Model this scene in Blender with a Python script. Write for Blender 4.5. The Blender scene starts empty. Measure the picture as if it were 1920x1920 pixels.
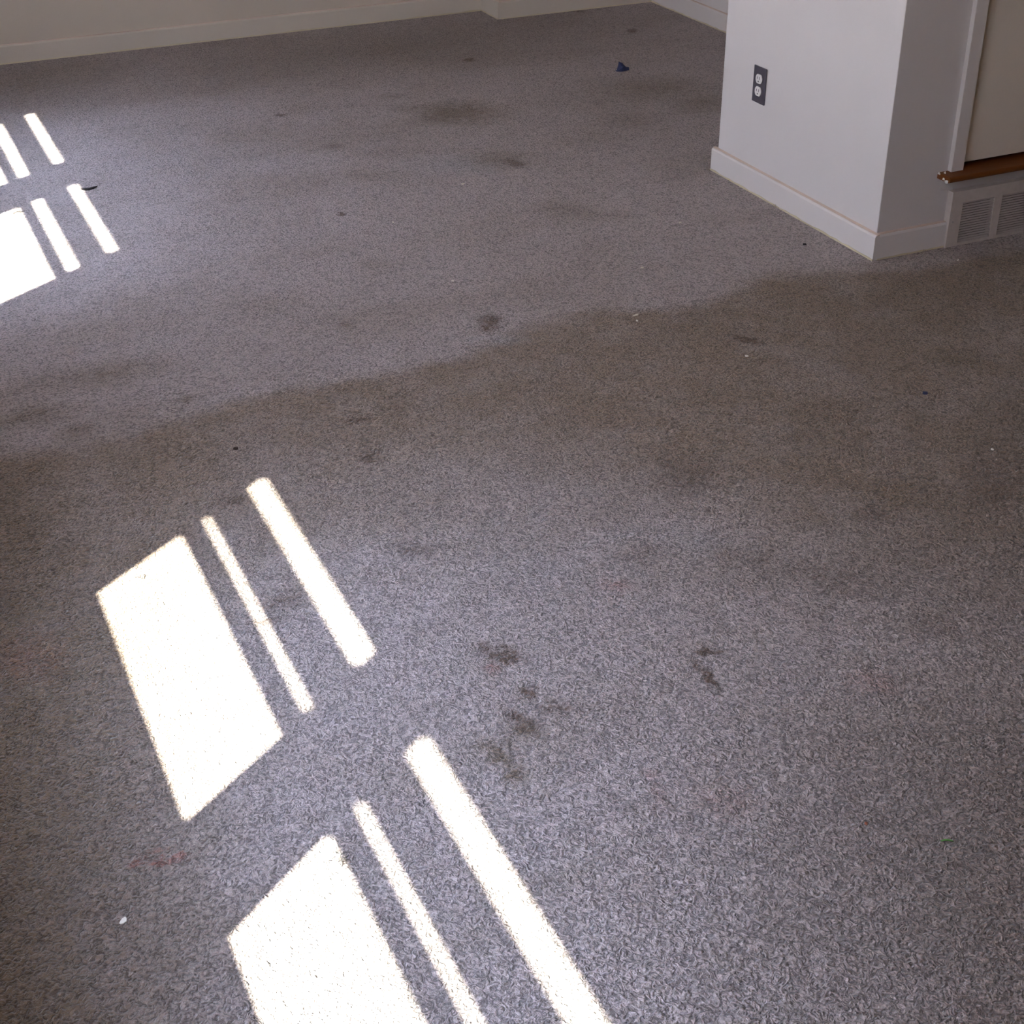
import bpy, bmesh, math, random
from mathutils import Vector, Matrix

S = bpy.context.scene
COL = S.collection

# ------------------------------------------------------------------ camera
EYE = 1.65
pitch, roll, yaw = 0.55068181, -0.00761744, 0.42432212
fw = Vector((math.sin(yaw)*math.cos(pitch), math.cos(yaw)*math.cos(pitch), -math.sin(pitch)))
rt = Vector((math.cos(yaw), -math.sin(yaw), 0.0))
up = rt.cross(fw)
r2 = rt*math.cos(roll) + up*math.sin(roll)
u2 = -rt*math.sin(roll) + up*math.cos(roll)
cam_data = bpy.data.cameras.new('camera')
cam = bpy.data.objects.new('camera', cam_data)
COL.objects.link(cam)
m3 = Matrix((r2, u2, -fw)).transposed()
cam.matrix_world = Matrix.Translation((0, 0, EYE)) @ m3.to_4x4()
cam_data.sensor_fit = 'HORIZONTAL'
cam_data.sensor_width = 36.0
cam_data.lens = 36.0*2765.79/1920.0
cam_data.clip_start = 0.02
S.camera = cam

# ------------------------------------------------------------------ view
S.view_settings.view_transform = 'Standard'
S.view_settings.look = 'None'
S.view_settings.gamma = 1.0
S.view_settings.use_curve_mapping = False
S.view_settings.exposure = 1.03

# ------------------------------------------------------------------ sky and sun
world = bpy.data.worlds.new('sky')
S.world = world
world.use_nodes = True
wn = world.node_tree
wn.nodes.clear()
wo = wn.nodes.new('ShaderNodeOutputWorld')
bg = wn.nodes.new('ShaderNodeBackground')
wtc = wn.nodes.new('ShaderNodeTexCoord')
wsx = wn.nodes.new('ShaderNodeSeparateXYZ')
wr = wn.nodes.new('ShaderNodeValToRGB')
wr.color_ramp.elements[0].position = 0.0
wr.color_ramp.elements[0].color = (0.72, 0.71, 0.79, 1)
wr.color_ramp.elements[1].position = 0.8
wr.color_ramp.elements[1].color = (0.50, 0.55, 0.77, 1)
wn.links.new(wtc.outputs['Generated'], wsx.inputs[0])
wn.links.new(wsx.outputs['Z'], wr.inputs[0])
# bright haze of the sky around the sun
wdt = wn.nodes.new('ShaderNodeVectorMath')
wdt.operation = 'DOT_PRODUCT'
wn.links.new(wtc.outputs['Generated'], wdt.inputs[0])
wdt.inputs[1].default_value = Vector((-1.0, -0.699, 2.114)).normalized()
wmx = wn.nodes.new('ShaderNodeMath'); wmx.operation = 'MAXIMUM'
wn.links.new(wdt.outputs['Value'], wmx.inputs[0]); wmx.inputs[1].default_value = 0.0
wpw = wn.nodes.new('ShaderNodeMath'); wpw.operation = 'POWER'
wn.links.new(wmx.outputs[0], wpw.inputs[0]); wpw.inputs[1].default_value = 26.0
wha = wn.nodes.new('ShaderNodeVectorMath'); wha.operation = 'SCALE'
wha.inputs[0].default_value = (0.64, 0.76, 1.10)
wn.links.new(wpw.outputs[0], wha.inputs['Scale'])
wh2 = wn.nodes.new('ShaderNodeVectorMath'); wh2.operation = 'SCALE'
wn.links.new(wha.outputs[0], wh2.inputs[0]); wh2.inputs['Scale'].default_value = 44.0
wsk = wn.nodes.new('ShaderNodeVectorMath'); wsk.operation = 'SCALE'
wn.links.new(wr.outputs[0], wsk.inputs[0]); wsk.inputs['Scale'].default_value = 15.0
wad = wn.nodes.new('ShaderNodeVectorMath'); wad.operation = 'ADD'
wn.links.new(wsk.outputs[0], wad.inputs[0]); wn.links.new(wh2.outputs[0], wad.inputs[1])
wn.links.new(wad.outputs[0], bg.inputs['Color'])
bg.inputs['Strength'].default_value = 1.0
wn.links.new(bg.outputs[0], wo.inputs[0])

SUN = (1.0, 0.699, -2.114)          # the way the sunlight travels
sd = bpy.data.lights.new('sun', 'SUN')
sd.energy = 36.0
sd.color = (1.0, 0.93, 0.82)
sd.angle = math.radians(0.7)
sun = bpy.data.objects.new('sun', sd)
COL.objects.link(sun)
sun.rotation_mode = 'QUATERNION'
sun.rotation_quaternion = Vector(SUN).to_track_quat('-Z', 'Y')
sun.location = (-6, -4, 12)

# ------------------------------------------------------------------ helpers
def add_box(bm, x0, x1, y0, y1, z0, z1, rot=None, piv=None):
    vs = [bm.verts.new((x, y, z)) for x in (x0, x1) for y in (y0, y1) for z in (z0, z1)]
    for f in ((0, 1, 3, 2), (4, 6, 7, 5), (0, 4, 5, 1), (2, 3, 7, 6), (0, 2, 6, 4), (1, 5, 7, 3)):
        bm.faces.new([vs[i] for i in f])
    if rot is not None:
        p = Vector(piv)
        for v in vs:
            v.co = rot @ (v.co - p) + p
    return vs


def obj(name, bm, mat, parent=None, bevel=0.0, smooth=False, seg=2):
    me = bpy.data.meshes.new(name)
    bmesh.ops.recalc_face_normals(bm, faces=bm.faces[:])
    if smooth:
        for f in bm.faces:
            f.smooth = True
    bm.to_mesh(me)
    bm.free()
    o = bpy.data.objects.new(name, me)
    COL.objects.link(o)
    if mat:
        me.materials.append(mat)
    if parent:
        o.parent = parent
        o.matrix_parent_inverse = Matrix.Translation(parent.location).inverted() @ Matrix.Identity(4)
    if bevel:
        b = o.modifiers.new('bevel', 'BEVEL')
        b.width = bevel
        b.segments = seg
        b.limit_method = 'ANGLE'
    return o


def struct(o, label):
    o['kind'] = 'structure'
    o['label'] = label
    return o


def tag(o, label, cat, group=None):
    o['label'] = label
    o['category'] = cat
    if group:
        o['group'] = group
    return o


def empty(name, loc):
    e = bpy.data.objects.new(name, None)
    e.empty_display_size = 0.05
    e.location = loc
    COL.objects.link(e)
    return e


def extrude_profile(bm, pts, origin, along, out, length):
    """profile points (outward, height) swept along a wall"""
    o = Vector(origin); a = Vector(along); u = Vector(out)
    rings = []
    for t in (0, length):
        rings.append([bm.verts.new(o + a*t + u*p[0] + Vector((0, 0, p[1]))) for p in pts])
    n = len(pts)
    for i in range(n):
        j = (i+1) % n
        bm.faces.new((rings[0][i], rings[0][j], rings[1][j], rings[1][i]))
    bm.faces.new(rings[0])
    bm.faces.new(rings[1][::-1])


class NT:
    """small node building helper"""
    def __init__(self, name):
        self.m = bpy.data.materials.new(name)
        self.m.use_nodes = True
        self.t = self.m.node_tree
        self.b = self.t.nodes['Principled BSDF']
        self.out = self.t.nodes['Material Output']

    def n(self, kind, **kw):
        x = self.t.nodes.new(kind)
        for k, v in kw.items():
            setattr(x, k, v)
        return x

    def l(self, a, b):
        self.t.links.new(a, b)

    def math(self, op, a, b=None, c=None, clamp=False):
        x = self.n('ShaderNodeMath', operation=op, use_clamp=clamp)
        for i, v in enumerate((a, b, c)):
            if v is None:
                continue
            if isinstance(v, (int, float)):
                x.inputs[i].default_value = v
            else:
                self.l(v, x.inputs[i])
        return x.outputs[0]

    def noise(self, vec, scale, detail=2.0, rough=0.5, dist=0.0, out='Fac'):
        x = self.n('ShaderNodeTexNoise')
        x.inputs['Scale'].default_value = scale
        x.inputs['Detail'].default_value = detail
        x.inputs['Roughness'].default_value = rough
        x.inputs['Distortion'].default_value = dist
        if vec is not None:
            self.l(vec, x.inputs['Vector'])
        return x.outputs[out]

    def maprange(self, v, a, b, c=0.0, d=1.0, smooth=True):
        x = self.n('ShaderNodeMapRange')
        if smooth:
            x.interpolation_type = 'SMOOTHSTEP'
        self.l(v, x.inputs[0])
        for i, q in enumerate((a, b, c, d)):
            x.inputs[i+1].default_value = q
        return x.outputs[0]

    def mix(self, fac, a, b, blend='MIX'):
        x = self.n('ShaderNodeMix', data_type='RGBA', blend_type=blend)
        if isinstance(fac, (int, float)):
            x.inputs[0].default_value = fac
        else:
            self.l(fac, x.inputs[0])
        for i, v in ((6, a), (7, b)):
            if isinstance(v, tuple):
                x.inputs[i].default_value = (*v, 1)
            else:
                self.l(v, x.inputs[i])
        return x.outputs[2]


def paint(name, col, rough=0.55, bump=0.02, spec=0.3, mottled=0.05):
    k = NT(name)
    g = k.n('ShaderNodeNewGeometry').outputs['Position']
    a = k.noise(g, 3.0, 4.0)
    dark = tuple(c*(1-mottled) for c in col)
    light = tuple(min(1, c*(1+mottled)) for c in col)
    c = k.mix(a, dark, light)
    k.l(c, k.b.inputs['Base Color'])
    k.b.inputs['Roughness'].default_value = rough
    k.b.inputs['Specular IOR Level'].default_value = spec
    h = k.noise(g, 220.0, 3.0)
    bp = k.n('ShaderNodeBump')
    bp.inputs['Strength'].default_value = 0.25
    bp.inputs['Distance'].default_value = bump*0.05
    k.l(h, bp.inputs['Height'])
    k.l(bp.outputs[0], k.b.inputs['Normal'])
    return k.m


def plain(name, col, rough=0.5, metal=0.0, scale=60.0, var=0.12, spec=0.4):
    k = NT(name)
    g = k.n('ShaderNodeTexCoord').outputs['Object']
    a = k.noise(g, scale, 3.0)
    k.l(k.mix(a, tuple(c*(1-var) for c in col), tuple(min(1, c*(1+var)) for c in col)), k.b.inputs['Base Color'])
    k.b.inputs['Roughness'].default_value = rough
    k.b.inputs['Metallic'].default_value = metal
    k.b.inputs['Specular IOR Level'].default_value = spec
    return k.m


WALL = paint('wall paint', (0.64, 0.60, 0.585))
WALLF = paint('warm-lit wall paint', (0.56, 0.495, 0.41))  # same wall paint, with the far wall's warm light put into the colour
TRIMF = paint('warm-lit trim paint', (0.59, 0.53, 0.45), rough=0.4)  # far trim, warm light mixed into its colour likewise
TRIM = paint('trim paint', (0.67, 0.625, 0.605), rough=0.4, spec=0.45)
DOORP = paint('door paint', (0.72, 0.655, 0.57), rough=0.45)
TAN = paint('tan wall paint', (0.27, 0.165, 0.09), rough=0.7)  # unseen walls; brown picked to dim and warm the bounced light
CEIL = paint('ceiling paint', (0.53, 0.42, 0.30), rough=0.8)  # never in view; tint chosen for a weaker, warmer bounce
CAULK = paint('yellowed caulk', (0.60, 0.53, 0.36), rough=0.6)
CAULKP = paint('pinkish seam', (0.62, 0.50, 0.42), rough=0.6)
METALP = plain('register enamel', (0.56, 0.50, 0.46), 0.4)
SLAT = plain('register louver enamel', (0.50, 0.45, 0.42), 0.5)
DARKV = plain('dark duct', (0.035, 0.03, 0.028), 0.8)
PLATE = plain('grey plate plastic', (0.075, 0.068, 0.085), 0.35)
WHITEP = plain('white receptacle plastic', (0.80, 0.78, 0.74), 0.35)
SLOTM = plain('slot shadow', (0.03, 0.03, 0.03), 0.7)
SCREW = plain('screw metal', (0.5, 0.48, 0.45), 0.35, 1.0)
CHIP = plain('chipped white paint', (0.85, 0.82, 0.78), 0.5)

# stained wood of the sill
kw = NT('stained wood')
gp = kw.n('ShaderNodeTexCoord').outputs['Object']
mp = kw.n('ShaderNodeMapping')
mp.inputs['Scale'].default_value = (3, 60, 60)
kw.l(gp, mp.inputs['Vector'])
wv = kw.noise(mp.outputs[0], 3.0, 5.0, 0.6, 0.8)
kw.l(kw.mix(wv, (0.10, 0.028, 0.006), (0.24, 0.078, 0.016)), kw.b.inputs['Base Color'])
kw.b.inputs['Roughness'].default_value = 0.5
kw.b.inputs['Specular IOR Level'].default_value = 0.25
WOOD = kw.m

# ------------------------------------------------------------------ carpet
kc = NT('stained cut pile carpet')
pos = kc.n('ShaderNodeTexCoord').outputs['Object']
# a soft wobble so that no stain or painted shade has a clean outline
wob = kc.noise(pos, 9.0, 4.0, 0.65, out='Color')
wv1 = kc.n('ShaderNodeVectorMath', operation='SUBTRACT')
kc.l(wob, wv1.inputs[0]); wv1.inputs[1].default_value = (0.5, 0.5, 0.5)
wv2 = kc.n('ShaderNodeVectorMath', operation='SCALE')
kc.l(wv1.outputs[0], wv2.inputs[0]); wv2.inputs['Scale'].default_value = 0.12
wposn = kc.n('ShaderNodeVectorMath', operation='ADD')
kc.l(pos, wposn.inputs[0]); kc.l(wv2.outputs[0], wposn.inputs[1])
wpos = wposn.outputs[0]
wobf = kc.noise(pos, 45.0, 3.0, 0.6, out='Color')
wf1 = kc.n('ShaderNodeVectorMath', operation='SUBTRACT')
kc.l(wobf, wf1.inputs[0]); wf1.inputs[1].default_value = (0.5, 0.5, 0.5)
wf2 = kc.n('ShaderNodeVectorMath', operation='SCALE')
kc.l(wf1.outputs[0], wf2.inputs[0]); wf2.inputs['Scale'].default_value = 0.05
wfn = kc.n('ShaderNodeVectorMath', operation='ADD')
kc.l(pos, wfn.inputs[0]); kc.l(wf2.outputs[0], wfn.inputs[1])
fpos = wfn.outputs[0]

STAINS_AND_SHADE = [  # carpet stains, plus broad patches of painted shade at the end
    (2.132, 5.187, 0.153, 0.139, -0.39, "B", 0.9), (1.999, 5.322, 0.083, 0.05, -0.36, "B", 0.45), (2.033, 4.613, 0.112, 0.093, -0.42, "B", 0.4), (2.072, 4.555, 0.028, 0.052, -0.43, "D", 0.5),
    (2.014, 4.086, 0.086, 0.064, -0.46, "B", 0.4), (2.112, 3.959, 0.101, 0.058, -0.49, "B", 0.25), (1.452, 3.355, 0.039, 0.049, -0.41, "D", 0.65), (2.028, 2.972, 0.038, 0.012, -1.16, "D", 1.0),
    (2.44, 2.643, 0.068, 0.045, -0.75, "B", 0.6), (2.978, 5.159, 0.235, 0.154, -0.52, "B", 0.45), (3.036, 4.923, 0.104, 0.131, -0.55, "B", 0.5), (2.676, 4.825, 0.12, 0.095, -0.51, "B", 0.3),
    (0.908, 2.804, 0.019, 0.027, -0.31, "D", 0.5), (0.947, 2.988, 0.033, 0.011, -0.31, "D", 0.6), (0.57, 2.749, 0.035, 0.02, -0.2, "D", 0.35), (0.605, 3.272, 0.018, 0.02, -0.18, "B", 0.6),
    (0.455, 3.496, 0.163, 0.069, -0.13, "B", 0.5), (0.246, 3.34, 0.109, 0.063, -0.07, "B", 0.6), (0.323, 3.208, 0.043, 0.038, -0.1, "B", 0.5), (1.321, 3.882, 0.086, 0.029, -0.33, "B", 0.3),
    (1.102, 3.514, 0.022, 0.028, -0.3, "B", 0.4), (1.521, 2.417, 0.059, 0.095, -0.56, "D", 0.3), (1.513, 2.486, 0.024, 0.044, -0.55, "D", 0.3), (1.85, 2.466, 0.087, 0.047, -0.64, "B", 0.3),
    (1.909, 2.145, 0.092, 0.069, -0.73, "B", 0.3), (1.586, 1.944, 0.095, 0.057, -0.68, "D", 0.25), (0.883, 1.996, 0.024, 0.02, -0.42, "D", 0.8), (0.858, 2.035, 0.012, 0.013, -0.4, "D", 0.6),
    (0.842, 1.968, 0.012, 0.016, -0.4, "R", 0.4), (0.877, 1.878, 0.014, 0.018, -0.44, "D", 0.8), (0.827, 1.83, 0.02, 0.013, -0.42, "D", 0.6), (0.828, 1.785, 0.022, 0.023, -0.43, "B", 0.8),
    (0.744, 1.785, 0.011, 0.011, -0.39, "B", 0.8), (0.753, 1.736, 0.012, 0.017, -0.41, "B", 0.9), (0.763, 1.686, 0.018, 0.016, -0.42, "B", 0.9), (0.788, 1.768, 0.011, 0.008, -0.42, "B", 0.6),
    (0.902, 1.822, 0.028, 0.018, -0.46, "D", 0.4), 
    (0.969, 1.596, 0.011, 0.013, -0.55, "R", 0.3), (0.957, 1.548, 0.012, 0.038, -0.55, "R", 0.18), (0.789, 1.629, 0.01, 0.01, -0.45, "B", 0.35), (0.153, 1.752, 0.011, 0.008, -0.09, "R", 0.8),
    (0.195, 1.74, 0.025, 0.007, -0.11, "R", 0.8), (0.216, 1.741, 0.008, 0.007, -0.12, "R", 0.9), (0.178, 1.766, 0.021, 0.006, -0.1, "R", 0.3), (0.81, 1.351, 0.013, 0.008, -0.54, "B", 0.4),
    (1.177, 2.109, 0.032, 0.022, -0.51, "R", 0.3), (1.46, 2.078, 0.065, 0.04, -0.61, "D", 0.2), (1.049, 1.491, 0.039, 0.038, -0.61, "R", 0.2), (1.452, 1.64, 0.043, 0.031, -0.72, "R", 0.22),
    (2.475, 5.885, 0.021, 0.026, -0.4, "D", 0.8), (1.51, 5.457, 0.02, 0.018, -0.27, "D", 0.6), (1.369, 4.335, 0.01, 0.015, -0.31, "D", 0.8), (0.556, 2.339, 0.047, 0.033, -0.23, "D", 0.35),
    (0.877, 2.395, 0.049, 0.028, -0.35, "D", 0.35), (0.516, 2.285, 0.027, 0.012, -0.22, "D", 0.4), (1.88, 4.634, 0.158, 0.104, -0.39, "L", 0.5), (1.435, 3.254, 0.085, 0.03, -0.42, "L", 0.5),
    (1.172, 5.026, 0.263, 0.149, -0.23, "L", 0.25), (1.403, 2.193, 0.077, 0.062, -0.57, "L", 0.3), (1.06, 2.243, 0.129, 0.058, -0.44, "L", 0.2), (2.159, 3.051, 0.13, 0.028, -0.62, "B", 0.35),
    (1.744, 4.85, 0.171, 0.054, -0.35, "B", 0.25), (1.587, 4.638, 0.091, 0.044, -0.33, "B", 0.3), (1.567, 5.003, 0.031, 0.037, -0.3, "D", 0.3), (1.283, 2.182, 0.054, 0.04, -0.53, "D", 0.2),
    (3.297, 6.48, 0.031, 0.033, -0.47, "D", 0.5), (3.337, 6.021, 0.017, 0.04, -0.51, "D", 0.7), (1.974, 5.52, 0.064, 0.037, -0.34, "B", 0.4), (0.09, 2.363, 0.059, 0.068, -0.04, "R", 0.2),
    (1.796, 2.125, 0.045, 0.035, -0.7, "D", 0.3), (2.132, 2.116, 0.07, 0.145, -0.79, "D", 0.25), (1.677, 1.713, 0.06, 0.053, -0.77, "D", 0.2), (0.993, 1.195, 0.062, 0.026, -0.69, "D", 0.15),
    (1.153, 0.984, 0.044, 0.028, -0.86, "D", 0.25),
    (1.192, 1.815, 0.022, 0.01, -1.61, "D", 0.6), (1.189, 1.772, 0.032, 0.009, -1.63, "D", 1.0), (1.228, 1.846, 0.024, 0.008, -0.44, "D", 0.9), (0.76, 1.73, 0.063, 0.012, -1.35, "B", 0.7), (0.877, 2.0, 0.042, 0.012, -0.94, "D", 0.7), (0.953, 2.985, 0.025, 0.01, -0.33, "D", 0.8), (0.832, 1.815, 0.037, 0.014, -1.33, "D", 0.5),
    (0.10, 2.35, 0.30, 0.5, 0.0, "B", 0.45), (0.05, 1.62, 0.22, 0.4, 0.0, "B", 0.25), (0.65, 6.3, 0.7, 0.35, 0.1, "B", 0.35), (2.0, 6.25, 1.1, 0.4, 0.0, "B", 0.3),  # shade along the left and light falloff at the far end, painted in
    (1.45, 1.12, 0.55, 0.46, 0.6, "G", 0.85), (2.05, 1.70, 0.5, 0.46, 0.6, "G", 0.55), (-0.18, 1.9, 0.34, 1.3, 0.0, "G", 0.95), (-0.06, 2.2, 0.30, 0.9, 0.0, "B", 0.85), (-0.14, 1.5, 0.24, 0.5, 0.0, "B", 0.9), (2.5, 2.0, 0.6, 0.7, 0.2, "G", 0.4),  # shade below the sill painted in at left; broad darkening at right
    (2.75, 3.0, 0.45, 0.2, 0.0, "B", 0.4), (0.2, 6.2, 1.0, 0.45, 0.1, "G", 0.4), (2.2, 6.2, 1.2, 0.4, 0.0, "G", 0.35),  # the two far patches hold fading light in the carpet colour
]


acc = {'B': None, 'D': None, 'R': None, 'L': None, 'G': None}
for (cx, cy, ra, rb, an, ty, st) in STAINS_AND_SHADE:
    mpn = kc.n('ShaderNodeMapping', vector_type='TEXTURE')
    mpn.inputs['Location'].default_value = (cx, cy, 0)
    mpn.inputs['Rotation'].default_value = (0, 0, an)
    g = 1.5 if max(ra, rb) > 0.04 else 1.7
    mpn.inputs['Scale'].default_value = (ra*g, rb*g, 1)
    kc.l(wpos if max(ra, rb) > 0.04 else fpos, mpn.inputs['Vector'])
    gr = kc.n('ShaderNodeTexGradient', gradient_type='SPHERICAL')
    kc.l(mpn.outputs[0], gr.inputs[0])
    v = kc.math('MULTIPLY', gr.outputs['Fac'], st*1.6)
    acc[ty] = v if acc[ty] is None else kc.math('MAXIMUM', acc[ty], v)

brk = kc.maprange(kc.noise(pos, 75.0, 4.0, 0.7), 0.3, 0.65, 0.35, 1.9)
brk2 = kc.maprange(kc.noise(pos, 28.0, 4.0, 0.7), 0.3, 0.65, 0.55, 1.2)
for t_ in 'DR':
    acc[t_] = kc.math('MULTIPLY', kc.math('MULTIPLY', acc[t_], brk), brk2)
acc['B'] = kc.math('MULTIPLY', acc['B'], brk2)
sep = kc.n('ShaderNodeSeparateXYZ')
kc.l(wpos, sep.inputs[0])
X_, Y_ = sep.outputs['X'], sep.outputs['Y']


def curve(pts, span):
    fc = kc.n('ShaderNodeFloatCurve')
    kc.l(kc.math('DIVIDE', X_, 4.0), fc.inputs['Value'])
    c = fc.mapping.curves[0]
    fc.mapping.use_clip = False
    pts = [(max(0, x)/4.0, y/span) for x, y in pts]
    c.points[0].location = pts[0]
    c.points[1].location = pts[-1]
    for p in pts[1:-1]:
        c.points.new(*p)
    for p in c.points:
        p.handle_type = 'VECTOR'
    fc.mapping.update()
    return kc.math('MULTIPLY', fc.outputs[0], span)


# worn walkway of brown soil: sharp far edge, soft near edge
far_edge = curve([(0, 3.20), (0.375, 3.16), (0.47, 3.18), (0.765, 3.23), (1.067, 3.22), (1.336, 3.22), (1.491, 3.30), (1.669, 3.37),
                  (1.867, 3.29), (1.996, 3.24), (2.281, 3.33), (2.495, 3.29), (2.717, 3.21), (3.14, 3.19), (4.0, 3.1)], 4.0)
near_edge = curve([(0, 2.0), (0.3, 2.1), (0.45, 2.55), (0.78, 2.72), (1.18, 2.70), (1.37, 2.55), (1.6, 2.25), (1.97, 1.75), (2.5, 1.2), (4.0, 0.9)], 4.0)
df = kc.math('SUBTRACT', far_edge, Y_)
dn = kc.math('SUBTRACT', Y_, near_edge)
band = kc.math('MULTIPLY', kc.maprange(df, -0.02, 0.07), kc.maprange(dn, -0.45, 0.35))
bandn = kc.maprange(kc.noise(pos, 5.0, 5.0, 0.65), 0.25, 0.6, 0.55, 1.0)
band = kc.math('MULTIPLY', band, bandn)
# general soil, patchy at two sizes, stretched across the room
mpb = kc.n('ShaderNodeMapping')
mpb.inputs['Scale'].default_value = (0.55, 1.0, 1.0)
mpb.inputs['Rotation'].default_value = (0, 0, 0.25)
kc.l(pos, mpb.inputs['Vector'])
soil = kc.maprange(kc.noise(mpb.outputs[0], 2.6, 6.0, 0.62), 0.42, 0.72)
yarn = kc.noise(pos, 420.0, 2.0, 0.6)
yarn2 = kc.noise(pos, 70.0, 3.0, 0.6)
clean_a, clean_b = (0.405, 0.338, 0.325), (0.565, 0.482, 0.470)
c = kc.mix(kc.maprange(yarn, 0.3, 0.7), clean_a, clean_b)
c = kc.mix(kc.math('MULTIPLY', soil, 0.40), c, (0.29, 0.212, 0.155))
c = kc.mix(kc.math('MULTIPLY', kc.maprange(yarn2, 0.45, 0.75), 0.12), c, (0.20, 0.17, 0.15))
c = kc.mix(kc.math('MULTIPLY', band, 0.88), c, (0.270, 0.188, 0.124))
c = kc.mix(kc.math('MULTIPLY', kc.math('MINIMUM', acc['G'], 1.0), 0.8), c, (0.215, 0.160, 0.130))  # broad darkening of the floor, partly painted shade
c = kc.mix(kc.math('MULTIPLY', kc.math('MINIMUM', acc['L'], 1.0), 0.6), c, (0.45, 0.44, 0.47))
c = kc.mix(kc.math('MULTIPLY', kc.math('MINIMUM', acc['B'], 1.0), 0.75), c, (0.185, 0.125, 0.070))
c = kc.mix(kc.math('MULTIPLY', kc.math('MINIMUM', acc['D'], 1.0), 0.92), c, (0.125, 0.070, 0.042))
c = kc.mix(kc.math('MULTIPLY', kc.math('MINIMUM', acc['R'], 1.0), 0.60), c, (0.34, 0.10, 0.07))

# tuft relief: short curled ridges with gaps between
vo = kc.n('ShaderNodeTexVoronoi', feature='DISTANCE_TO_EDGE')
vo.inputs['Scale'].default_value = 80.0
wob3 = kc.noise(pos, 140.0, 2.0, 0.5, out='Color')
s3 = kc.n('ShaderNodeVectorMath', operation='SCALE')
kc.l(wob3, s3.inputs[0]); s3.inputs['Scale'].default_value = 0.012
a3 = kc.n('ShaderNodeVectorMath', operation='ADD')
kc.l(pos, a3.inputs[0]); kc.l(s3.outputs[0], a3.inputs[1])
kc.l(a3.outputs[0], vo.inputs['Vector'])
tuft = kc.maprange(vo.outputs['Distance'], 0.0, 0.35)
ridge = kc.noise(pos, 84.0, 2.0, 0.5, 1.8)
ridge = kc.maprange(ridge, 0.36, 0.60)
hsum = kc.math('ADD', kc.math('MULTIPLY', tuft, 0.45), kc.math('MULTIPLY', ridge, 0.8))
pit_shade = kc.math('MULTIPLY', kc.maprange(hsum, 0.12, 0.80, 0.50, 1.0), kc.maprange(kc.noise(pos, 170.0, 2.0, 0.6), 0.35, 0.7, 0.86, 1.22))  # shade in the tuft gaps put into the colour, with yarn speckle
pc = kc.n('ShaderNodeCombineColor')
for i in range(3):
    kc.l(pit_shade, pc.inputs[i])
c = kc.mix(1.0, c, pc.outputs[0], 'MULTIPLY')
kc.l(c, kc.b.inputs['Base Color'])
kc.b.inputs['Roughness'].default_value = 0.9
kc.b.inputs['Specular IOR Level'].default_value = 0.1
kc.b.inputs['Sheen Weight'].default_value = 0.25
kc.b.inputs['Sheen Roughness'].default_value = 0.5
undul = kc.math('MULTIPLY', kc.noise(pos, 14.0, 2.0), 1.6)
bp = kc.n('ShaderNodeBump')
bp.inputs['Strength'].default_value = 1.0
bp.inputs['Distance'].default_value = 0.0062
kc.l(kc.math('ADD', hsum, undul), bp.inputs['Height'])
kc.l(bp.outputs[0], kc.b.inputs['Normal'])
CARPET = kc.m

# ------------------------------------------------------------------ room shell
XL = -0.30            # inner face of the window wall
XR = 4.30             # right wall of the near room
YN = -3.60            # wall behind the viewer
H = 2.44
XP, YP0, YP1 = 2.669, 3.298, 4.184      # partition with the outlet: left face, near face, far face
XJ, YF, YJ = 2.895, 6.700, 6.505        # far wall, jog and nook
XN = 3.715                               # right side of the nook

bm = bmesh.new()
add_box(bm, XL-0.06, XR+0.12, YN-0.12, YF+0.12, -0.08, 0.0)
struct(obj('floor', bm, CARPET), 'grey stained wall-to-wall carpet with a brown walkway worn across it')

bm = bmesh.new()
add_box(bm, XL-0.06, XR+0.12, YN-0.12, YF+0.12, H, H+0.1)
struct(obj('ceiling', bm, CEIL), 'unseen tan-tinted ceiling above the carpeted room')

# window layout on the left wall: pane edges as (y0, y1), opening as (y0, y1, z0, z1)
KX = 0.473
PX0, PX1 = -0.327, -0.317                # outer and inner face of the sash
WIN = [dict(panes=[(0.468, 1.168), (1.432, 2.140)], bands=[(0.244, 0.438), (0.502, 0.511), (0.626, 0.664)], cracks=[]),
       dict(panes=[(3.668, 4.327), (4.587, 5.235)], bands=[(0.244, 0.440), (0.492, 0.522), (0.627, 0.653)], cracks=[4.214, 5.130])]
OPEN = []
for w in WIN:
    w['panes'] = [(a-0.016, b-0.014) for a, b in w['panes']]
    OPEN.append((w['panes'][0][0]-0.09, w['panes'][1][1]+0.07, 1.05, 2.42))

bm = bmesh.new()
x0, x1 = XL-0.06, XL
ys = [YN-0.12] + [v for o_ in OPEN for v in o_[:2]] + [YF+0.12]
for a, b in ((0, 1), (2, 3), (4, 5)):
    add_box(bm, x0, x1, ys[a], ys[b], 0, H)
for o_ in OPEN:
    add_box(bm, x0, x1, o_[0], o_[1], 0, o_[2])
    add_box(bm, x0, x1, o_[0], o_[1], o_[3], H)
struct(obj('wall_left', bm, WALL), 'off-white left wall holding the sunny windows')

GL = NT('window glass')
GL.t.nodes.remove(GL.b)
tr = GL.n('ShaderNodeBsdfTransparent'); tr.inputs[0].default_value = (0.95, 0.97, 0.96, 1)
gl = GL.n('ShaderNodeBsdfGlossy'); gl.inputs['Roughness'].default_value = 0.02
ms = GL.n('ShaderNodeMixShader')
ms.inputs[0].default_value = 0.07; GL.l(tr.outputs[0], ms.inputs[1]); GL.l(gl.outputs[0], ms.inputs[2])
GL.l(ms.outputs[0], GL.out.inputs[0])

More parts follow.
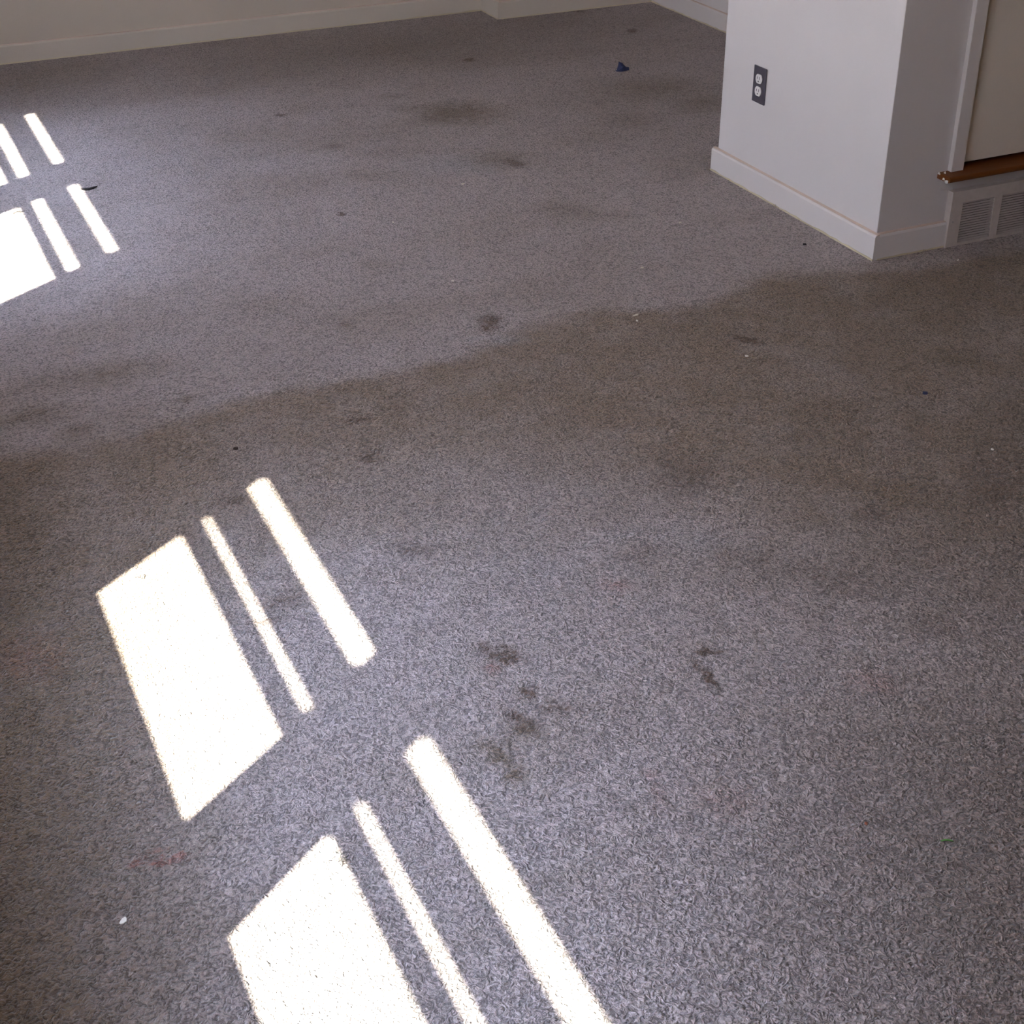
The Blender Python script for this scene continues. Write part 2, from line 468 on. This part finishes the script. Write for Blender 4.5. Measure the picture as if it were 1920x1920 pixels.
for n, (w, o_) in enumerate(zip(WIN, OPEN)):
    bm = bmesh.new()
    y0, y1, z0, z1 = o_
    zs = [(( a - PX1)/KX, (b - PX0)/KX) for a, b in w['bands']]      # clear heights of the glass
    # stiles
    py = [y0] + [v for p in w['panes'] for v in (p[0] - 0.699*0.0, p[1])] + [y1]
    for a, b in ((0, 1), (2, 3), (4, 5)):
        add_box(bm, PX0, PX1, py[a], py[b], z0, z1)
    for (pa, pb) in w['panes']:
        zz = [z0] + [v for z in zs for v in z]
        for i in range(0, len(zz)-1, 2):
            add_box(bm, PX0, PX1, pa, pb, zz[i], zz[i+1])
        top = zz[-1]
        cr = [c_ for c_ in w['cracks'] if pa < c_ < pb]
        if cr:
            add_box(bm, PX0, PX1, pa, cr[0]-0.0034, top, z1)
            add_box(bm, PX0, PX1, cr[0]+0.0034, pb, top, z1)
        else:
            add_box(bm, PX0, PX1, pa, pb, top, z1)
    wo_ = struct(obj('window_%d' % (n+1), bm, TRIM), ('nearer' if n == 0 else 'farther') + ' white framed window in the left wall')
    bm = bmesh.new()
    for (pa, pb) in w['panes']:
        add_box(bm, PX0-0.008, PX0-0.004, pa-0.02, pb+0.02, zs[0][0]-0.02, zs[-1][1]+0.02)
    obj('glass', bm, GL.m, wo_)
    bm = bmesh.new()
    add_box(bm, XL-0.004, XL+0.012, y0-0.06, y0, z0-0.06, z1+0.0)
    add_box(bm, XL-0.004, XL+0.012, y1, y1+0.06, z0-0.06, z1+0.0)
    add_box(bm, XL-0.004, XL+0.02, y0-0.08, y1+0.08, z0-0.03, z0)
    obj('window_casing', bm, TRIM, wo_)



bm = bmesh.new()
add_box(bm, XL-0.06, XJ, YF, YF+0.12, 0, H)
add_box(bm, XJ, XR+0.12, YJ, YF+0.12, 0, H)
struct(obj('wall_far', bm, WALLF, bevel=0.002), 'off-white far wall with a small corner jog')
bm = bmesh.new()
add_box(bm, XN, XN+0.12, YP1, YJ, 0, H)
struct(obj('wall_nook', bm, WALL), 'off-white side wall of the nook behind the partition')
bm = bmesh.new()
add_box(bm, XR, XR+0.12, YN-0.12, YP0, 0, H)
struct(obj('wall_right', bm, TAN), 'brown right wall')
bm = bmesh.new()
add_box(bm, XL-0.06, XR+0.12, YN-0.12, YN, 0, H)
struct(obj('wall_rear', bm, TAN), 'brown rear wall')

# partition: solid end, wall around the raised door, back skin, closed closet
XD0, XD1 = 2.930, 3.700
bm = bmesh.new()
add_box(bm, XP, XD0, YP0, YP1, 0, H)
add_box(bm, XD0, XD1, YP0, YP0+0.10, 0, 0.226)
add_box(bm, XD0, XD1, YP0, YP0+0.10, 2.20, H)
add_box(bm, XD1, XR+0.12, YP0, YP0+0.10, 0, H)
add_box(bm, XD0, XN+0.12, YP1-0.10, YP1, 0, H)
add_box(bm, XN+0.02, XN+0.12, YP0+0.10, YP1-0.10, 0, H)
struct(obj('wall_partition', bm, WALL, bevel=0.002), 'white partition wall with the grey outlet, its side face in shade')

bm = bmesh.new()
add_box(bm, XD0+0.006, XD1-0.006, YP0+0.004, YP0+0.040, 0.2485, 2.19)
d1 = struct(obj('door_1', bm, DOORP, bevel=0.002), 'plain cream door raised above the wooden sill')

# casing of the door
bm = bmesh.new()
add_box(bm, 2.897, 2.941, 3.281, YP0, 0.2335, 2.20)
add_box(bm, XD1-0.012, XD1+0.034, 3.281, YP0, 0.2335, 2.20)
add_box(bm, 2.897, XD1+0.034, 3.281, YP0, 2.20, 2.245)
struct(obj('trim_1', bm, TRIM, bevel=0.0015), 'white door casing standing on the brown wooden sill')

# wooden sill with rounded nose
bm = bmesh.new()
prof = [(0.0, 0.216), (0.0, 0.2335)]
pr = []
for i in range(9):
    a = math.pi/2 - math.pi*i/8
    pr.append((0.050 + 0.0085*math.cos(a), 0.2247 + 0.0085*math.sin(a)))
prof = [(-0.09, 0.216), (-0.09, 0.2335)] + pr
extrude_profile(bm, prof, (2.862, YP0, 0), (1, 0, 0), (0, -1, 0), XD1+0.06-2.862)
sill = struct(obj('trim_2', bm, WOOD, smooth=False), 'stained brown wooden sill under the door with a chipped end')
# the sill is let into the wall only between the jambs; the wall sits behind its horn
bm = bmesh.new()
random.seed(5)
for (cx, cy, cz, s) in ((2.859, 3.252, 0.219, 0.0062), (2.856, 3.262, 0.225, 0.0045), (2.860, 3.288, 0.2335, 0.004), (2.874, 3.281, 0.2355, 0.0035)):
    mt = Matrix.Translation((cx, cy, cz)) @ Matrix.Rotation(random.random()*3, 4, 'X') @ Matrix.Diagonal((0.7, 1.0, 1.2, 1))
    bmesh.ops.create_icosphere(bm, subdivisions=1, radius=s, matrix=mt)
for v in bm.verts:
    v.co += Vector((random.uniform(-1, 1), random.uniform(-1, 1), random.uniform(-1, 1)))*0.0012
c_ = obj('chipped_paint', bm, CHIP, sill)
c_['label'] = 'chipped white paint on the end of the sill'

# apron board between sill and register
bm = bmesh.new()
add_box(bm, 2.878, XD1+0.05, 3.2958, YP0, 0.177, 0.2155)
struct(obj('trim_3', bm, TRIM, bevel=0.0015), 'white apron board between wooden sill and register')

# ------------------------------------------------------------------ baseboards
BH = 0.077
BP = [(0.0, 0.0), (0.015, 0.0), (0.016, 0.003), (0.016, BH-0.006), (0.0135, BH-0.001), (0.011, BH), (0.0, BH)]


def baseboard(name, label, runs, mat=None):
    bm = bmesh.new()
    for (o_, a_, u_, ln) in runs:
        extrude_profile(bm, BP, o_, a_, u_, ln)
    b = struct(obj(name, bm, mat or TRIM), label)
    # irregular yellowed line where board meets carpet
    rnd = random.Random(name)
    bm = bmesh.new()
    for (o_, a_, u_, ln) in runs:
        o_, a_, u_ = Vector(o_), Vector(a_), Vector(u_)
        n = max(2, int(ln/0.03))
        prev = None
        for i in range(n+1):
            t = ln*i/n
            hh = 0.0045 + rnd.uniform(-0.002, 0.002)
            th = 0.0172 + rnd.uniform(0, 0.0012)
            cur = [bm.verts.new(o_+a_*t+u_*0.010), bm.verts.new(o_+a_*t+u_*th), bm.verts.new(o_+a_*t+u_*th+Vector((0, 0, hh))), bm.verts.new(o_+a_*t+u_*0.010+Vector((0, 0, hh+0.001)))]
            if prev:
                for j in range(4):
                    k = (j+1) % 4
                    bm.faces.new((prev[j], prev[k], cur[k], cur[j]))
            else:
                bm.faces.new(cur)
            prev = cur
        bm.faces.new(prev[::-1])
    obj('paint_line', bm, CAULK, b)['label'] = 'yellowed paint line along the carpet'
    # caulked seam on top
    bm = bmesh.new()
    for (o_, a_, u_, ln) in runs:
        extrude_profile(bm, [(0.0, BH-0.001), (0.0105, BH-0.001), (0.0105, BH+0.0012), (0.0, BH+0.0022)], o_, a_, u_, ln)
    obj('seam', bm, CAULKP, b)
    return b


BT = 0.016
baseboard('baseboard_partition', 'white baseboard around the partition below the outlet',
          [((XP, YP0-BT, 0), (0, 1, 0), (-1, 0, 0), YP1-YP0+2*BT),
           ((XP, YP0, 0), (1, 0, 0), (0, -1, 0), 2.912-XP),
           ((XP, YP1, 0), (1, 0, 0), (0, 1, 0), XN-XP)])
baseboard('baseboard_far', 'off-white baseboard along the far wall and its jog',
          [((XL, YF, 0), (1, 0, 0), (0, -1, 0), XJ-XL),
           ((XJ, YJ-BT, 0), (0, 1, 0), (-1, 0, 0), YF-YJ+BT),
           ((XJ, YJ, 0), (1, 0, 0), (0, -1, 0), XN-XJ)], TRIMF)
baseboard('baseboard_nook', 'off-white baseboard on the nook side wall', [((XN, YP1+BT, 0), (0, 1, 0), (-1, 0, 0), YJ-BT-YP1-BT)])
baseboard('baseboard_left', 'off-white baseboard under the windows', [((XL, YN, 0), (0, 1, 0), (1, 0, 0), YF-BT-YN)])
baseboard('baseboard_right', 'off-white baseboard on the right wall', [((XR, YN, 0), (0, 1, 0), (-1, 0, 0), YP0-BT-YN)])

# ------------------------------------------------------------------ register (wall grille)
RX0, RYF, RZ1 = 2.912, 3.274, 0.172
NP = 5
reg = empty('wall_register', (RX0+0.4, YP0, 0.0))
tag(reg, 'long white louvered wall register under the wooden sill', 'register')
RXe = RX0+0.042+NP*0.148
px = [(2.954+0.148*i, 3.074+0.148*i) for i in range(NP)]
bm = bmesh.new()
fy0, fy1 = RYF, YP0
add_box(bm, RX0, RXe, fy0, fy1, 0.135, RZ1)
add_box(bm, RX0, RXe, fy0, fy1, 0.0, 0.009)
xs = [RX0] + [v for p in px for v in p] + [RXe]
for i in range(0, len(xs), 2):
    add_box(bm, xs[i], xs[i+1], fy0, fy1, 0.009, 0.135)
bmesh.ops.remove_doubles(bm, verts=bm.verts[:], dist=1e-5)
obj('frame', bm, METALP, reg)
bm = bmesh.new()
add_box(bm, RX0+0.01, RXe-0.01, fy1-0.004, fy1-0.001, 0.004, 0.16)
obj('back_plate', bm, DARKV, reg)
NS = 16
for p in px:
    bm = bmesh.new()
    for i in range(NS):
        z = 0.0125 + (0.1190/(NS-1))*i
        rot = Matrix.Rotation(math.radians(27), 3, 'X')
        add_box(bm, p[0], p[1], RYF+0.0015, RYF+0.0085, z-0.0006, z+0.0006, rot, (0, RYF+0.005, z))
    obj('louver_panel', bm, SLAT, reg)
bm = bmesh.new()
bmesh.ops.create_cone(bm, cap_ends=True, segments=16, radius1=0.0032, radius2=0.0026, depth=0.002,
                      matrix=Matrix.Translation((2.927, RYF-0.001, 0.079)) @ Matrix.Rotation(math.pi/2, 4, 'X'))
obj('screw', bm, SCREW, reg)

# ------------------------------------------------------------------ electrical outlet on the partition
OY, OZ = 3.963, 0.346
out = empty('electrical_outlet', (XP, OY, OZ-0.057))
tag(out, 'dark grey wall plate with two white sockets on the white partition', 'outlet')
bm = bmesh.new()
add_box(bm, XP-0.0055, XP, OY-0.0350, OY+0.0350, OZ-0.0572, OZ+0.0572)
obj('cover_plate', bm, PLATE, out, bevel=0.0022, seg=3)


def disc(bm, cy, cz, r, flat, xa, xb, n=32):
    rr = []
    for x in (xa, xb):
        ring = []
        for i in range(n):
            a = 2*math.pi*i/n
            y = r*math.cos(a)
            z = max(-flat, min(flat, r*math.sin(a)))
            ring.append(bm.verts.new((x, cy+y, cz+z)))
        rr.append(ring)
    for i in range(n):
        j = (i+1) % n
        bm.faces.new((rr[0][i], rr[0][j], rr[1][j], rr[1][i]))
    bm.faces.new(rr[0]); bm.faces.new(rr[1][::-1])


for s in (1, -1):
    cz = OZ + s*0.0195
    bm = bmesh.new()
    disc(bm, OY, cz, 0.0172, 0.0145, XP-0.0085, XP-0.004)
    r_ = obj('receptacle', bm, WHITEP, out, bevel=0.0008)
    bm = bmesh.new()
    add_box(bm, XP-0.0088, XP-0.0080, OY-0.0075, OY-0.0052, cz-0.001, cz+0.008)
    add_box(bm, XP-0.0088, XP-0.0080, OY+0.0052, OY+0.0075, cz-0.0005, cz+0.0070)
    disc(bm, OY, cz-0.0075, 0.0026, 0.0022, XP-0.0088, XP-0.0080, 14)
    obj('slots', bm, SLOTM, r_)
bm = bmesh.new()
bmesh.ops.create_cone(bm, cap_ends=True, segments=14, radius1=0.0026, radius2=0.0032, depth=0.0016,
                      matrix=Matrix.Translation((XP-0.0060, OY, OZ)) @ Matrix.Rotation(math.pi/2, 4, 'Y'))
obj('screw', bm, PLATE, out)

# ------------------------------------------------------------------ bits lying on the carpet
PAPER = plain('white paint flake', (0.80, 0.77, 0.70), 0.6)
CREAM = plain('cream chip', (0.72, 0.66, 0.55), 0.6)
BLACK = plain('black plastic', (0.012, 0.011, 0.013), 0.45)
BROWN = plain('dark brown crumb', (0.045, 0.028, 0.02), 0.7)
BLUE = plain('blue fabric scrap', (0.035, 0.045, 0.11), 0.8)
COPPER = plain('copper foil', (0.55, 0.22, 0.14), 0.3, 0.8)
GREEN = plain('green lint', (0.09, 0.22, 0.05), 0.9)
GREY = plain('grey fluff', (0.16, 0.15, 0.14), 0.95)
TUFT = plain('carpet yarn', (0.36, 0.31, 0.26), 0.9)


def flake(name, x, y, lx, ly, th, mat, rz=0.0, lift=0.0, seed=0):
    """a small irregular chip with its own thickness, slightly curled"""
    rnd = random.Random(seed)
    bm = bmesh.new()
    n = 9
    ring = []
    for i in range(n):
        a = 2*math.pi*i/n
        r = 1 + rnd.uniform(-0.28, 0.22)
        ring.append((lx/2*math.cos(a)*r, ly/2*math.sin(a)*r))
    cz = 0.0012 + lift
    lo = [bm.verts.new((p[0], p[1], cz + abs(p[0])/lx*lift)) for p in ring]
    hi = [bm.verts.new((p[0]*0.93, p[1]*0.93, cz + th + abs(p[0])/lx*lift)) for p in ring]
    for i in range(n):
        j = (i+1) % n
        bm.faces.new((lo[i], lo[j], hi[j], hi[i]))
    c0 = bm.verts.new((0, 0, cz)); c1 = bm.verts.new((0, 0, cz+th*1.2))
    for i in range(n):
        j = (i+1) % n
        bm.faces.new((lo[j], lo[i], c0)); bm.faces.new((hi[i], hi[j], c1))
    for v in bm.verts:
        v.co.z -= 0.0012
    o = obj(name, bm, mat)
    o.location = (x, y, 0.0)
    o.rotation_euler = (0, 0, rz)
    return o


def strand(name, pts, rad, mat):
    """a thin bent fibre or sliver"""
    bm = bmesh.new()
    prev = None
    for i, p in enumerate(pts):
        p = Vector(p)
        d = (Vector(pts[min(i+1, len(pts)-1)]) - Vector(pts[max(i-1, 0)])).normalized()
        sd_ = d.cross(Vector((0, 0, 1))).normalized()
        u = sd_.cross(d)
        r = rad*(0.55 if i in (0, len(pts)-1) else 1.0)
        cur = [bm.verts.new(p + sd_*r*math.cos(a) + u*r*math.sin(a)) for a in [k*math.pi/3 for k in range(6)]]
        if prev:
            for j in range(6):
                k = (j+1) % 6
                bm.faces.new((prev[j], prev[k], cur[k], cur[j]))
        else:
            bm.faces.new(cur)
        prev = cur
    bm.faces.new(prev[::-1])
    return obj(name, bm, mat, smooth=True)


tag(flake('paint_flake', 0.108, 1.642, 0.016, 0.0085, 0.0015, PAPER, 0.6, 0.001, 1), 'largest white paint flake, alone on the shaded carpet near the lower left corner', 'debris')
tag(flake('paint_flake', 1.479, 3.674, 0.008, 0.011, 0.002, PAPER, 0.2, 0.0, 2), 'bright white speck on the pale carpet above the round grey stain', 'debris')
tag(flake('wood_sliver', 1.836, 3.235, 0.026, 0.008, 0.002, CREAM, 0.35, 0.001, 3), 'cream sliver on the far edge of the brown walkway', 'debris')
tag(flake('paint_flake', 1.823, 3.205, 0.006, 0.009, 0.002, PAPER, 0.0, 0.0, 4), 'tiny white speck just in front of the cream sliver', 'debris')
tag(flake('paint_flake', 1.972, 2.889, 0.007, 0.009, 0.002, PAPER, 0.4, 0.0, 5), 'tiny white speck in front of the dark dash stain on the brown walkway', 'debris')
tag(flake('paint_flake', 2.213, 2.230, 0.006, 0.008, 0.002, PAPER, 0.4, 0.0, 6), 'tiny white speck on dark carpet, the one nearest the right picture edge', 'debris')
tag(flake('paint_flake', 1.491, 4.192, 0.007, 0.012, 0.002, CREAM, 0.1, 0.0, 7), 'small pale chip on the pale carpet, upper left of the bright white speck', 'debris')
tag(flake('paint_flake', 1.830, 4.431, 0.018, 0.010, 0.002, CREAM, 0.5, 0.0, 8), 'flat pale chip in front of the big olive stain', 'debris')
tag(flake('paint_flake', 2.884, 3.180, 0.011, 0.005, 0.0015, PAPER, 0.5, 0.0, 9), 'white speck on the carpet just in front of the wall register', 'debris')
tag(flake('paint_flake', 2.017, 3.528, 0.009, 0.012, 0.002, CREAM, 0.5, 0.0, 10), 'small cream chip on pale carpet behind the cream sliver', 'debris')
tag(flake('carpet_crumb', 2.302, 3.800, 0.012, 0.009, 0.002, CREAM, 0.5, 0.0, 11), 'small cream chip left of the partition baseboard', 'debris')
tag(flake('carpet_crumb', 0.645, 2.971, 0.013, 0.009, 0.004, BROWN, -0.2, 0.0, 12), 'dark brown crumb on the brown walkway behind the sunlit strips', 'crumb')
tag(flake('carpet_crumb', 2.547, 3.477, 0.013, 0.011, 0.004, BLACK, -0.4, 0.0, 13), 'black crumb on the carpet in front of the partition baseboard', 'crumb')
tag(flake('fabric_scrap', 2.253, 2.523, 0.016, 0.012, 0.003, BLUE, -0.4, 0.0, 14), 'small dark blue scrap on the brown walkway at the right', 'scrap')
tag(flake('foil_bit', 1.222, 1.350, 0.0045, 0.006, 0.003, COPPER, 0.0, 0.0, 15), 'tiny shiny copper coloured bit on the grey carpet, lower right', 'debris')
tag(strand('green_lint', [(1.303, 1.268, 0.002), (1.309, 1.2655, 0.004), (1.316, 1.263, 0.003), (1.321, 1.259, 0.002)], 0.0016, GREEN), 'bit of green lint on the grey carpet, lower right', 'lint')
tag(strand('black_sliver', [(0.660, 4.926, 0.003), (0.672, 4.917, 0.004), (0.684, 4.914, 0.004), (0.697, 4.920, 0.004), (0.711, 4.927, 0.004)], 0.0042, BLACK), 'black curved sliver beside the farther sunlit strip', 'sliver')
# crumpled blue scrap standing up from the carpet
bm = bmesh.new()
rnd = random.Random(3)
bmesh.ops.create_icosphere(bm, subdivisions=2, radius=0.022)
for v in bm.verts:
    k = 1 + rnd.uniform(-0.4, 0.35)
    v.co = Vector((v.co.x*1.15*k, v.co.y*0.9*k, max(0.0, v.co.z*1.2*k*(1.2 if abs(v.co.x) < 0.01 else 0.6))))
cr = obj('fabric_scrap', bm, BLUE)
cr.location = (2.982, 5.450, 0.0)
tag(cr, 'crumpled dark blue scrap far back on the carpet', 'scrap')


def fluff(name, x, y, size, mat, label, seed, n=7):
    rnd = random.Random(seed)
    bm = bmesh.new()
    for i in range(n):
        a = rnd.uniform(0, 6.28)
        L = size*rnd.uniform(0.5, 1.0)
        c0 = Vector((rnd.uniform(-size, size)*0.3, rnd.uniform(-size, size)*0.3, 0.001))
        pts = []
        for t in (0, 0.33, 0.66, 1.0):
            pts.append(c0 + Vector((math.cos(a+t)*L*(t-0.5), math.sin(a+t)*L*(t-0.5), 0.004*math.sin(math.pi*t))))
        prev = None
        for j, p in enumerate(pts):
            cur = [bm.verts.new(p + Vector((math.cos(q)*0.0011*math.sin(a+1), math.cos(q)*0.0011*math.cos(a+1), 0.0011*math.sin(q)+0.001))) for q in (0, 2.1, 4.2)]
            if prev:
                for k in range(3):
                    bm.faces.new((prev[k], prev[(k+1) % 3], cur[(k+1) % 3], cur[k]))
            else:
                bm.faces.new(cur)
            prev = cur
        bm.faces.new(prev[::-1])
    o = obj(name, bm, mat)
    o.location = (x, y, 0.0)
    return tag(o, label, 'fluff')


fluff('lint_fluff', 0.332, 2.538, 0.022, GREY, 'bit of grey fluff inside the top of the larger sunlit patch', 21)
fluff('lint_fluff', 0.436, 1.621, 0.028, GREY, 'bit of grey fluff at the corner of the nearest sunlit patch', 22)
fluff('lint_fluff', 0.425, 4.795, 0.045, GREY, 'bit of grey fluff in the sunlit patch at the left picture edge', 23)


def tuft(x, y, dx, dy, label, seed, n=10, hgt=0.016):
    rnd = random.Random(seed)
    bm = bmesh.new()
    for i in range(n):
        sx = rnd.uniform(-0.012, 0.012)
        base = Vector((dy*sx*1.0, -dx*sx*1.0, 0)) + Vector((dx, dy, 0))*rnd.uniform(0.0, 0.003)
        tip = base + Vector((dx*rnd.uniform(0.002, 0.008) + dy*rnd.uniform(-.006, .006), dy*rnd.uniform(0.002, 0.008) - dx*rnd.uniform(-.006, .006), hgt*rnd.uniform(0.35, 1.0)))
        prev = None
        for j in range(4):
            t = j/3
            p = base.lerp(tip, t)
            r = 0.0010*(1-0.5*t)
            cur = [bm.verts.new(p + Vector((r*math.cos(q), r*math.sin(q), 0))) for q in (0, 1.57, 3.14, 4.71)]
            if prev:
                for k in range(4):
                    bm.faces.new((prev[k], prev[(k+1) % 4], cur[(k+1) % 4], cur[k]))
            else:
                bm.faces.new(cur[::-1])
            prev = cur
        bm.faces.new(prev)
    o = obj('carpet_tuft', bm, TUFT)
    o.location = (x, y, 0)
    return tag(o, label, 'carpet tuft')


tuft(XP-BT-0.004, 3.785, -1, 0, 'frayed carpet tuft midway along the partition baseboard below the outlet', 31)
tuft(2.838, YP0-BT-0.004, 0, -1, 'frayed carpet tuft at the shaded baseboard left of the wall register', 32, 8, 0.012)
tuft(XP-BT-0.006, YP1+BT+0.002, -1, 0, 'frayed carpet tuft at the far end of the partition baseboard', 33, 7, 0.010)


for o in list(COL.objects):
    base = o.name.split('.')[0]
    g = {'paint_flake': 'pale flakes scattered on the carpet', 'carpet_crumb': 'crumbs scattered on the carpet',
         'fabric_scrap': 'dark blue scraps on the carpet', 'lint_fluff': 'bits of grey fluff in the sunlit patches',
         'carpet_tuft': 'frayed carpet tufts along the baseboards'}.get(base)
    if g and o.parent is None:
        o['group'] = g
